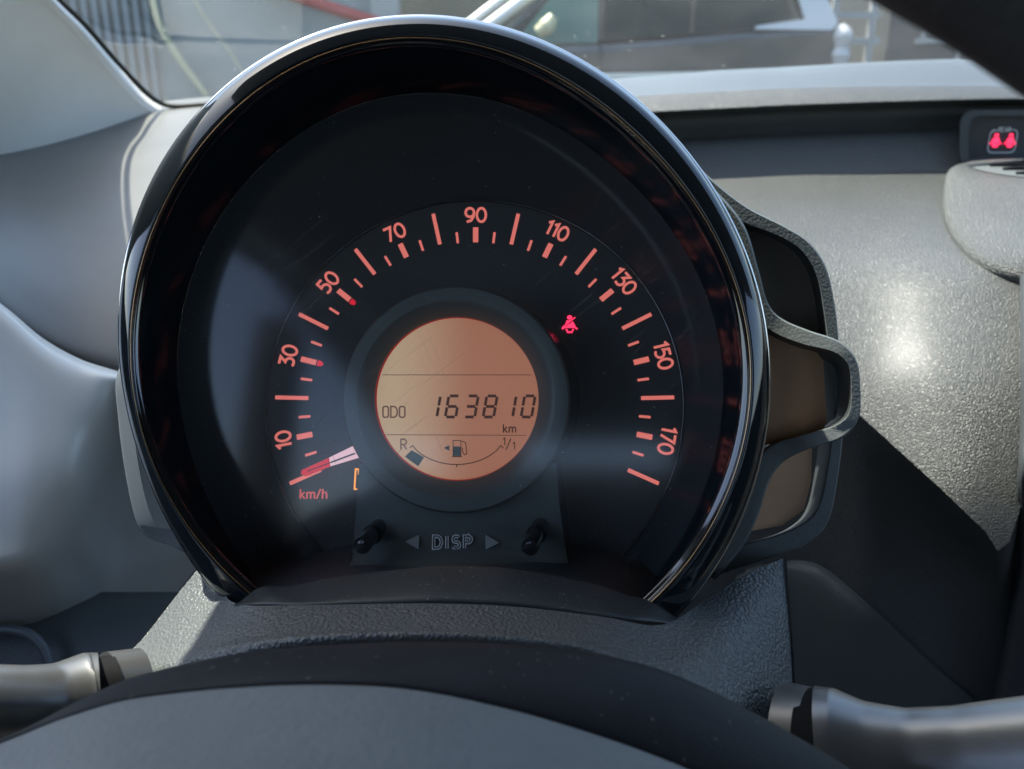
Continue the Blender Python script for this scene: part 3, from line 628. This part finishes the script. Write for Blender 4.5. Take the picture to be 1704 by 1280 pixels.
mobj('dial_rim', V, grid_faces(3, N, True), M['gloss'], sp)
STEP = 12.67
def polar(r, deg): a = R(deg); return (r*U*math.sin(a), r*U*math.cos(a))
def tick(r0, r1, deg, w):
    fr = Frame(DF.o, DF.ex, DF.ey, DF.n)
    ribbons('tick_mark', fr, [([polar(r0, deg), polar(r1, deg)], False, w*U)], .00025, M['tick'], sp)
for v in range(0, 181, 5):
    dg = (v-90)/10*STEP
    if v % 20 == 0: tick(277, 332, dg, 6.4)
    elif v % 10 == 0: tick(274, 300, dg, 9)
    else: tick(274, 293, dg, 4.2)
for v in (10, 30, 50, 70, 90, 110, 130, 150, 170):
    dg = (v-90)/10*STEP; rr = 322 if v < 100 else 325
    s = textstrokes(str(v), 24*U, 4.2*U, .20 if v < 100 else .17); c, sn = math.cos(R(-dg)), math.sin(R(-dg)); ox, oy = polar(rr, dg)
    ribbons('numeral', DF, s, .00025, M['tick'], sp, xf=lambda x, y: (ox+x*c-y*sn, oy+x*sn+y*c))
for v in (30, 50):
    dg = (v-90)/10*STEP; ax = R(dg); pts = []
    for (r, q) in ((271.5, -4.5), (271.5, 4.5), (266, 4.5), (262, 2), (262, -2), (266, -4.5)):
        x, y = polar(r, dg); pts.append((x+q*U*math.cos(ax), y-q*U*math.sin(ax)))
    polys('limit_marker', DF, [pts], .0004, M['tickred'], sp)
def D2(px, py):                                                     # pixel -> dial plane 2D
    r = ray(px, py); t = (DF.o-CAM).dot(DF.n)/r.dot(DF.n); q = CAM+r*t-DF.o; return (q.dot(DF.ex), q.dot(DF.ey))
cx_, cy_ = D2(522, 822)
tx = textstrokes('km/h', 16*U, 2.3*U, .2)
ribbons('unit_lettering', DF, [([(x+cx_, y+cy_) for x, y in p], c, w_) for p, c, w_ in tx], .00025, M['unit'], sp)
# seat belt symbol
bx, by = D2(948, 540); s = 27*U
hd, bd, lp, ft = beltman(bx, by+1*U, s)
bs = polys('seatbelt_symbol', DF, [hd, [(bx-.2*s, by+.24*s), (bx+.12*s, by+.24*s), (bx-.3*s, by-.10*s)], [(bx+.2*s, by+.18*s), (bx+.36*s, by-.12*s), (bx-.22*s, by-.12*s)]], .0004, M['belt'], sp)
ribbons('seatbelt_symbol', DF, [([(bx-.48*s, by-.30*s), (bx-.3*s, by-.18*s), (bx+.3*s, by-.18*s), (bx+.48*s, by-.30*s)], False, 2.2*U), ([(bx-.22*s, by-.30*s), (bx-.12*s, by-.5*s), (bx+.12*s, by-.5*s), (bx+.22*s, by-.30*s)], False, 2.4*U), ([(bx+.34*s, by+.44*s), (bx-.46*s, by-.20*s)], False, 1.5*U)], .0004, M['belt'], sp)
# amber fragment beside the pedestal
ribbons('amber_symbol', DF, [([D2(602, 781), D2(592, 781), D2(590, 814), D2(600, 814)], False, 2.6*U), ([D2(597, 781), D2(597, 790)], False, 2.4*U)], .0003, M['amber'], sp)
# needle
nf = Frame(DF.o+DF.n*.004, DF.ex, DF.ey, DF.n)
k_ = lambda px, py: tuple(c*(.298-.004)/.298 for c in D2(px, py))
def npt(px, py):
    r = ray(px, py); t = (nf.o-CAM).dot(nf.n)/r.dot(nf.n); q = CAM+r*t-nf.o; return (q.dot(nf.ex), q.dot(nf.ey))
polys('needle', nf, [[npt(*q) for q in ((502, 789), (503, 783), (549, 762), (551, 776), (509, 793))]], .0012, M['needle'], sp)
nn = polys('needle_root', nf, [[npt(*q) for q in ((549, 762), (586, 744), (640, 722), (648, 745), (597, 762), (551, 776))]], .0012, M['needle_highlight'], sp)  # pale highlights near the pod painted as glowing colour
ribbons('needle_slot', nf, [([npt(513, 785), npt(552, 770)], False, 1.3*U)], .0001, M['black'], sp, h0=.0012)
ribbons('needle_slot', nf, [([npt(552, 770), npt(592, 755)], False, 2.6*U)], .0001, M['pod'], sp, h0=.0012)

# pod with display
def circ(px, py, d, r_px, n=128):
    c = P(px, py, d); r_ = r_px/F*d
    return [c+rt*(r_*math.cos(2*math.pi*k/n))+up*(r_*math.sin(2*math.pi*k/n)) for k in range(n)]
def rings_obj(name, rs, mt, parent=sp, **kw):
    V = [v for r_ in rs for v in r_]; return mobj(name, V, grid_faces(len(rs), len(rs[0]), True), mt, parent, **kw)
pod = rings_obj('display_pod', [circ(760, 665, .2752, 189), circ(759, 665, .2740, 186), circ(759, 665, .2738, 166), circ(759, 665, .2744, 160), circ(759, 664, .2790, 138), circ(760, 664, .2795, 136.5), circ(760, 664, .284, 136)], M['pod'], flip=True, angle=35)
rings_obj('pod_wall', [circ(790, 668, .2995, 176), circ(774, 667, .287, 183), circ(760, 665, .2752, 189.5)], M['podwall'], flip=True)
LF = Frame(P(760, 664, .2835), rt, up, -fw); UL = .2835/F
lc = circ(760, 664, .2835, 142); lcd = mobj('display_panel', [LF.o]+lc, [(0, 1+k, 1+(k+1) % 128) for k in range(128)], M['lcd'], sp)
rings_obj('red_glow_ring', [[p for p in circ(759, 664, .2834, 142)], [p for p in circ(761.5, 664, .2834, 134.5)]], mat('red_backlight_edge', (.2, .02, .02), .5, emit=s2l((150, 25, 25)), estr=.7), lcd, flip=True)
def LP(px, py): return ((px-760)*UL, (664-py)*UL)
def Lst(name, st, mt=None): return ribbons(name, LF, [([LP(*p) for p in pts], c, w_*UL) for pts, c, w_ in st], .00004, mt or M['lcdink'], lcd, h0=.0002)
Lst('divider_line', [([(636, 624), (884, 624)], False, 1.0)]); Lst('divider_line', [([(642, 723.5), (876, 724.5)], False, 1.0)])
SEG = {'a': ((0, 1), (1, 1)), 'g': ((0, .5), (1, .5)), 'd': ((0, 0), (1, 0)), 'f': ((0, .5), (0, 1)), 'b': ((1, .5), (1, 1)), 'e': ((0, 0), (0, .5)), 'c': ((1, 0), (1, .5))}
DG = {'1': 'bc', '6': 'acdefg', '3': 'abcdg', '8': 'abcdefg', '0': 'abcdef'}
y0, y1 = 694, 659; Wd = 17.5
for i, ch in enumerate('163810'):
    xb_ = 709.5+i*31.5-(4 if False else 0)
    st = []
    for sgm in DG[ch]:
        (ax, ay), (bx_, by_) = SEG[sgm]
        # shorten for the gaps between segments
        mx, my = (ax+bx_)/2, (ay+by_)/2; kx = .80 if ay == by_ else 1; ky = .84 if ax == bx_ else 1
        pts = [(mx+(ax-mx)*kx, my+(ay-my)*ky), (mx+(bx_-mx)*kx, my+(by_-my)*ky)]
        st.append(([(xb_+x*Wd+y*6.0, y0+(y1-y0)*y) for x, y in pts], False, 4.8 if ay == by_ else 4.6))
    Lst('digit', st)
def Ltext(s, cx, cy, H, w_, gap=.2, mt=None, name='lettering'):
    tt = textstrokes(s, H, w_, gap); Lst(name, [([(cx+x, cy-y) for x, y in p], c, w2) for p, c, w2 in tt], mt)
Ltext('ODO', 656, 685.5, 18, 2.6, .18, M['lcdink2']); Ltext('km', 848, 713, 14, 2.2, .2); Ltext('R', 672, 739.5, 17, 2.5, .1, M['lcdink2'])
Ltext('1', 839, 735, 12, 1.7); Ltext('1', 855, 742, 12, 1.7); Lst('slash', [([(842, 749), (850, 730)], False, 1.8)])
arcp = [(760+84*math.sin(t), 773-84*(1-math.cos(t))*1.0) for t in np.linspace(-1.02, 1.02, 25)]
arcp = [(760+x*1.0, y) for x, y in [(p[0]-760, 773-(773-p[1])*.72) for p in arcp]]
Lst('fuel_arc', [([(682, 745), (687, 741.5)]+arcp[1:-1]+[(833, 741.5), (838, 746)], False, 1.6), ([(760, 773), (760, 778)], False, 1.6)])
Lst('fuel_pump_symbol', [([(754, 759), (754, 733), (767, 733), (767, 759)], False, 1.2), ([(752, 760), (769, 760)], False, 1.5), ([(768, 734), (775, 737), (776, 748), (777, 755), (773, 757), (770, 752), (769, 745)], False, 1.4)])
polys('fuel_pump_fill', LF, [[LP(*q) for q in ((754.5, 743), (766.5, 743), (766.5, 759), (754.5, 759))], [LP(*q) for q in ((738, 745.5), (748, 741), (748, 750))]], .00004, M['lcdblue'], lcd, h0=.00025)
polys('fuel_level_block', LF, [[LP(*q) for q in ((685, 749), (706, 761), (696, 776), (674, 760))]], .00004, M['lcdblue'], lcd, h0=.0002)

# pedestal with DISP panel
pr = [
 [P(598, 770, .2790), P(680, 800, .2785), P(760, 815, .2785), P(845, 800, .2785), P(925, 770, .2790)],
 [P(593, 840, .2780), P(680, 845, .2775), P(760, 848, .2775), P(845, 845, .2775), P(931, 840, .2780)],
 [P(589, 885, .2765), P(680, 880, .2762), P(760, 880, .2760), P(845, 880, .2762), P(937, 885, .2765)],
 [P(586, 915, .2745), P(680, 908, .2742), P(760, 906, .2740), P(845, 908, .2742), P(942, 918, .2745)],
 [P(582, 940, .2690), P(680, 928, .2690), P(760, 925, .2690), P(845, 929, .2690), P(948, 948, .2690)],
 [P(578, 962, .2580), P(680, 948, .2580), P(760, 944, .2580), P(845, 949, .2580), P(954, 970, .2580)]]
ped = patch('pedestal', pr, M['pod'], sp)
mobj('pedestal_side', [r_[-1] for r_ in pr]+[P(q, y, .2975) for q, y in ((935, 760), (944, 835), (950, 880), (956, 915), (962, 950), (966, 980))], [(i, i+6, i+7, i+1) for i in range(5)], M['podwall'], sp, flip=True)
mobj('pedestal_side', [r_[0] for r_ in pr]+[P(q, y, .2975) for q, y in ((610, 760), (606, 835), (603, 880), (600, 915), (597, 950), (590, 980))], [(i, i+6, i+7, i+1) for i in range(5)], M['podwall'], sp)
pn = Frame(P(753, 903, .2738), rt, (P(753, 885, .2757)-P(753, 911, .2734)), Vector((0, 0, 1)))
pn.n = -(pn.ex.cross(pn.ey)); pn.n = pn.n if pn.n.dot(fw) < 0 else -pn.n; UP = .2735/F
ds = textstrokes('DISP', 21*UP, 5.6*UP, .40)
outl = []
for p, c, w_ in ds: outl.append((p, c, w_))
ribbons('lettering', pn, outl, .0003, M['disp'], ped)
ribbons('lettering_inlay', pn, [(p, c, 2.4*UP) for p, c, w_ in ds], .0001, M['pod'], ped, h0=.00033)
for tri in (((-79, 1), (-56, 13), (-56, -12)), ((78, -1), (55, 13), (55, -13))):
    polys('arrow', pn, [[(x*UP, y*UP) for x, y in tri]], .0003, M['arrow'], ped)
# knobs
for (a, b, tipr) in (((630, 878), (603, 908), 14.0), ((899, 876), (882, 911), 14.5)):
    pa, pb = P(*a, .2775), P(*b, .2590); ax = (pb-pa)
    kn = tube('button_stem', [pa-ax*.1, pa+ax*.45], 15/F*.27, M['knob'], sp, n=28)
    tube('button_collar', [pa+ax*.36, pa+ax*.42], 16.5/F*.27, M['podwall'], kn, n=28)
    tube('button_cap', [pa+ax*.40, pa+ax*.95, pa+ax*.985, pa+ax], [14/F*.26, 14.5/F*.26, 14/F*.26, 12/F*.26], M['knob'], kn, n=28, per=4)
# cluster floor
fb = [(385, 925), (480, 930), (590, 905), (680, 900), (760, 900), (850, 900), (950, 905), (1040, 925), (1120, 955)]
ftop = [(400, 1000), (435, 976), (480, 975), (560, 960), (700, 944), (760, 942), (850, 946), (980, 970), (1050, 992), (1078, 999), (1122, 1028)]
tx_ = [400, 480, 560, 650, 760, 850, 960, 1050, 1120]
fr1 = [P(x, y, .292) for x, y in fb]
fr2 = [P(x, y+(20 if 500 < x < 1000 else 10), .280) for x, y in fb]
fr3 = [P(x, interp(ftop, x)+6, .253) for x in tx_]
patch('cluster_floor', [fr1, fr2, fr3], M['floor'], sp)
# lens
V = []; nr = 14
for i in range(nr+1):
    t = i/nr
    for k in range(N):
        a = 2*math.pi*k/N; V.append(con(a, fL(a)*(1-t*.999), .2762-.006*(1-(1-t)**2)))
mobj('lens', V, grid_faces(nr+1, N, True), M['lens'], sp, flip=True)

# left rear housing
hpts = [(330, 560), (250, 560), (196, 618), (197, 700), (209, 790), (226, 866), (245, 893), (290, 911), (330, 925), (420, 900)]
V = []
ho = [(x, y) for x, y in hpts]
secs = []
for sx_, dd in ((6, .330), (0, .292), (6, .286), (24, .283)):
    secs.append([P(x+sx_, y-(sx_*.5 if y > 800 else 0), dd) for x, y in ho])
patch('rear_housing', secs, M['housing'], sp, nu=5, nv=3)
patch('rear_housing_foot', [[P(233, 874, .2835), P(262, 878, .2825), P(300, 882, .2815), P(330, 880, .281)], [P(246, 894, .287), P(268, 903, .2855), P(296, 912, .284), P(330, 922, .283)]], M['housing'], sp)

# right bracket with three pockets
DB = .284
def band(name, outer, inner, d, depth, mt, n=8, lip=.0007, innerdepth=None, shift=(0, 0)):
    o = cr([(x, y, 0) for x, y in outer], n); i = cr([(x, y, 0) for x, y in inner], n)
    m_ = 90
    def rs(c):
        L0 = np.concatenate([[0], np.cumsum([np.linalg.norm(c[k+1]-c[k]) for k in range(len(c)-1)])]); s_ = np.linspace(0, L0[-1], m_)
        return [(float(np.interp(q, L0, [p[0] for p in c])), float(np.interp(q, L0, [p[1] for p in c]))) for q in s_]
    o, i = rs(o), rs(i); df = d if callable(d) else (lambda x, y: d)
    def mixp(t): return [(a[0]*(1-t)+b[0]*t, a[1]*(1-t)+b[1]*t) for a, b in zip(o, i)]
    rows_ = [[P(x, y, df(x, y)+depth) for x, y in o], [P(x, y, df(x, y)+lip*2.2) for x, y in mixp(-.02)], [P(x, y, df(x, y)+lip*.6) for x, y in mixp(.03)], [P(x, y, df(x, y)) for x, y in mixp(.08)], [P(x, y, df(x, y)) for x, y in mixp(.93)], [P(x, y, df(x, y)+lip*.3) for x, y in mixp(.97)], [P(x, y, df(x, y)+lip*1.4) for x, y in mixp(1.0)]]
    V = [v for r_ in rows_ for v in r_]
    ob = mobj(name, V, grid_faces(len(rows_), m_), mt, sp, angle=28)
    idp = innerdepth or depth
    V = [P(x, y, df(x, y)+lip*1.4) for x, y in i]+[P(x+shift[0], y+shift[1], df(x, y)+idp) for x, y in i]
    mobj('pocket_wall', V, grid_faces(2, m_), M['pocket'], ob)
    return ob
outA = [(1150, 262), (1180, 295), (1240, 343), (1300, 374), (1345, 402), (1374, 445), (1389, 510), (1396, 580), (1403, 700), (1393, 800), (1377, 870), (1342, 905), (1290, 925), (1230, 945), (1180, 962), (1135, 985)]
inA = [(1170, 330), (1200, 350), (1236, 371), (1290, 391), (1332, 416), (1358, 458), (1370, 515), (1378, 580), (1386, 700), (1374, 800), (1360, 848), (1335, 872), (1300, 888), (1240, 905), (1200, 915), (1150, 930)]
brA = band('bracket_frame', outA, inA, .292, .05, M['bracket'], innerdepth=.026, shift=(-22, 6))
# S-shaped strip that runs down the bezel and forms the middle loop
outB = [(1175, 300), (1236, 372), (1262, 450), (1277, 503), (1300, 530), (1345, 550), (1396, 568), (1424, 598), (1431, 640), (1429, 695), (1402, 728), (1345, 747), (1304, 768), (1280, 800), (1262, 855), (1238, 905), (1190, 965)]
inB = [(1150, 330), (1205, 395), (1240, 470), (1262, 530), (1290, 556), (1340, 575), (1386, 586), (1410, 606), (1416, 640), (1414, 682), (1396, 705), (1345, 722), (1290, 738), (1262, 765), (1240, 830), (1210, 880), (1150, 940)]
brB = band('bracket_loop', outB, inB, lambda x, y: .280-.010*max(0, min(1, (x-1300)/100)), .022, M['bracket'], innerdepth=.026, shift=(-26, 6))
def plate(name, pts, d, mt, lab=None):
    o = mobj(name, [P(x, y, d) for x, y in pts], [tuple(range(len(pts)))], mt, sp, smooth=False, solid=.001)
    if lab: o['label'] = lab
    return o
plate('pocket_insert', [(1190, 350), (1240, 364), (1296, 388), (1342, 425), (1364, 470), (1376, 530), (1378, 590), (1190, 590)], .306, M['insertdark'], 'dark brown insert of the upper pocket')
plate('pocket_insert', [(1180, 550), (1290, 558), (1350, 578), (1368, 600), (1374, 700), (1362, 735), (1180, 745)], .290, M['insert'], 'brown insert of the middle pocket')
pi3 = plate('pocket_insert', [(1180, 736), (1350, 736), (1348, 800), (1336, 848), (1300, 874), (1243, 884), (1180, 890)], .299, M['insert'], 'brown insert of the lower pocket')
bf = Frame(P(1310, 822, .2988), rt, up, -fw); UB = .3038/F
ribbons('lettering', bf, [(p, c, w_) for p, c, w_ in textstrokes('SIN', 20*UB, 3*UB, .3)], .00015, mat('insert_emboss', (.24, .15, .09), .4), pi3)

# ================================================================== COLUMN COVER
ccv = empty('column_cover', P(760, 1060, .24), 'grained dark grey steering column cover directly under the speedometer', 'column cover')
c0 = [(350,925,.275),(368,975,.263),(395,1005,.247),(500,1007,.2395),(700,1004,.2370),(850,1009,.2370),(1000,1026,.2375),(1100,1040,.243),(1168,1003,.262),(1240,957,.272),(1303,930,.280)]
c1 = [(303,982,.272),(330,1012,.258),(380,1036,.243),(500,1030,.2335),(700,1027,.2310),(850,1033,.2310),(1000,1050,.2315),(1115,1080,.236),(1190,1052,.249),(1258,1020,.262),(1309,1000,.274)]
c2 = [(238,1065,.266),(280,1078,.250),(365,1066,.238),(500,1050,.228),(700,1045,.2255),(850,1051,.2255),(1000,1072,.226),(1125,1115,.228),(1200,1110,.239),(1268,1095,.253),(1315,1080,.267)]
c3 = [(195,1105,.262),(235,1118,.248),(345,1092,.234),(500,1066,.224),(700,1058,.2215),(850,1065,.2215),(1000,1090,.222),(1130,1160,.221),(1210,1180,.230),(1275,1180,.244),(1320,1175,.259)]
c4 = [(170,1135,.262),(215,1150,.248),(330,1140,.236),(500,1110,.2275),(700,1100,.225),(850,1108,.225),(1000,1140,.225),(1135,1230,.218),(1215,1260,.225),(1280,1270,.238),(1325,1270,.254)]
c5 = [(150,1280,.262),(200,1300,.252),(320,1300,.245),(500,1290,.24),(700,1290,.24),(850,1290,.24),(1000,1300,.236),(1140,1400,.222),(1220,1420,.225),(1285,1420,.236),(1328,1420,.252)]
def sides(c):
    l0, r0_ = c[0], c[-1]
    return [P(l0[0]+25, l0[1]-5, l0[2]+.06), P(l0[0]-1, l0[1], l0[2]+.006)]+[P(*q) for q in c]+[P(r0_[0]+3, r0_[1]+2, r0_[2]+.006), P(r0_[0]-5, r0_[1], r0_[2]+.07)]
patch('cover', [sides(c) for c in (c0, c1, c2, c3, c4, c5)], M['cover'], ccv, nu=6, nv=8)
s0 = [(400,1001),(435,977),(480,976),(560,960),(700,944),(760,942),(850,946),(980,970),(1050,992),(1078,999),(1126,1028)]
s1 = [(388,1007),(440,1009),(500,1009),(580,1008),(700,1006),(760,1007),(850,1011),(980,1026),(1050,1034),(1090,1038),(1130,1040)]
d0 = [.252,.2515,.251,.250,.249,.249,.249,.250,.251,.252,.255]
d1 = [.246,.243,.2390,.2375,.2362,.2362,.2362,.2368,.239,.2425,.2465]
def srow(t, dd=0, dy=0): return [P(a[0]*(1-t)+b[0]*t, a[1]*(1-t)+b[1]*t+dy, da*(1-t)+db*t+dd) for a, b, da, db in zip(s0, s1, d0, d1)]
patch('trim_strip', [srow(0, .02, 14), srow(0, .003, 3), srow(0), srow(.08, -.0008), srow(.6, -.0010), srow(.9, -.0002), srow(1.0, .0022), srow(1.06, .005)], M['strip'], ccv)

# ================================================================== STEERING WHEEL
swh = empty('steering_wheel', P(700, 1500, .14), 'steering wheel hub in soft focus at the bottom, with dark rim at top right', 'steering wheel')
TT = [(-300, 1400), (-100, 1275), (40, 1212), (130, 1166), (230, 1124), (400, 1087), (560, 1073), (700, 1069), (860, 1074), (1000, 1092), (1100, 1117), (1200, 1160), (1330, 1230), (1450, 1305), (1700, 1480)]
BB = [(-300, 1420), (-100, 1285), (40, 1222), (130, 1188), (230, 1162), (400, 1144), (560, 1140), (700, 1150), (860, 1184), (1000, 1226), (1100, 1262), (1200, 1305), (1330, 1370), (1450, 1440), (1700, 1600)]
dT = lambda x: .182; dB = lambda x: .166
patch('hub_shell', [[P(x, y+12, .205) for x, y in TT], [P(x, y+1, .188) for x, y in TT], [P(x, y+4, .180) for x, y in TT], [P(x, y*.5+b*.5, .171) for (x, y), (_, b) in zip(TT, BB)], [P(x, b-4, .166) for x, b in BB], [P(x, b+3, .168) for x, b in BB]], M['hubdark'], swh)
patch('airbag_cover', [[P(x, b+4, .172) for x, b in BB], [P(x, b, .166) for x, b in BB], [P(x, b+2, .1635) for x, b in BB], [P(x, b+8, .162) for x, b in BB], [P(x, b+60, .155) for x, b in BB], [P(x, b+200, .142) for x, b in BB], [P(x, b+500, .13) for x, b in BB]], M['hub'], swh)
tube('rim', [P(700, -560, .15), P(1000, -440, .135), P(1300, -320, .12), P(1600, -192, .105), P(1820, -68, .10), P(2100, 130, .095), P(2400, 500, .092), P(2550, 1000, .09)], .0142, M['rim'], swh, n=28)

# ================================================================== STALKS
def stalk(name, pts, rads, joint, label):
    s_ = empty(name, P(*joint[0]), label, 'stalk')
    tube('lever', [P(*p) for p in pts], rads, M['stalk'], s_, n=40)
    tube('gap_ring', [P(*p) for p in joint[:2]], joint[2], M['black'], s_, n=36)
    tube('base_collar', [P(*p) for p in joint[3]], joint[4], M['stalk'], s_, n=36)
stalk('indicator_stalk', [(166, 1155, .2325), (142, 1159, .231), (90, 1168, .226), (30, 1172, .220), (-60, 1172, .213), (-200, 1170, .205), (-400, 1165, .19)], [.0098, .0102, .0088, .0086, .0088, .0095, .010], [(190, 1150, .236), (148, 1158, .2325), .0088, [(230, 1145, .242), (176, 1153, .2365)], [.0098, .0098]], 'silver indicator stalk catching the sun at the lower left')
stalk('wiper_stalk', [(1371, 1265, .2325), (1400, 1265, .231), (1450, 1266, .228), (1520, 1266, .224), (1600, 1264, .220), (1704, 1260, .215), (1900, 1250, .205)], [.0172, .0166, .0136, .0118, .0118, .0128, .014], [(1340, 1262, .236), (1385, 1265, .233), .0155, [(1318, 1260, .240), (1362, 1262, .2365)], [.0180, .0168]], 'silver wiper stalk at the lower right beside the column cover')
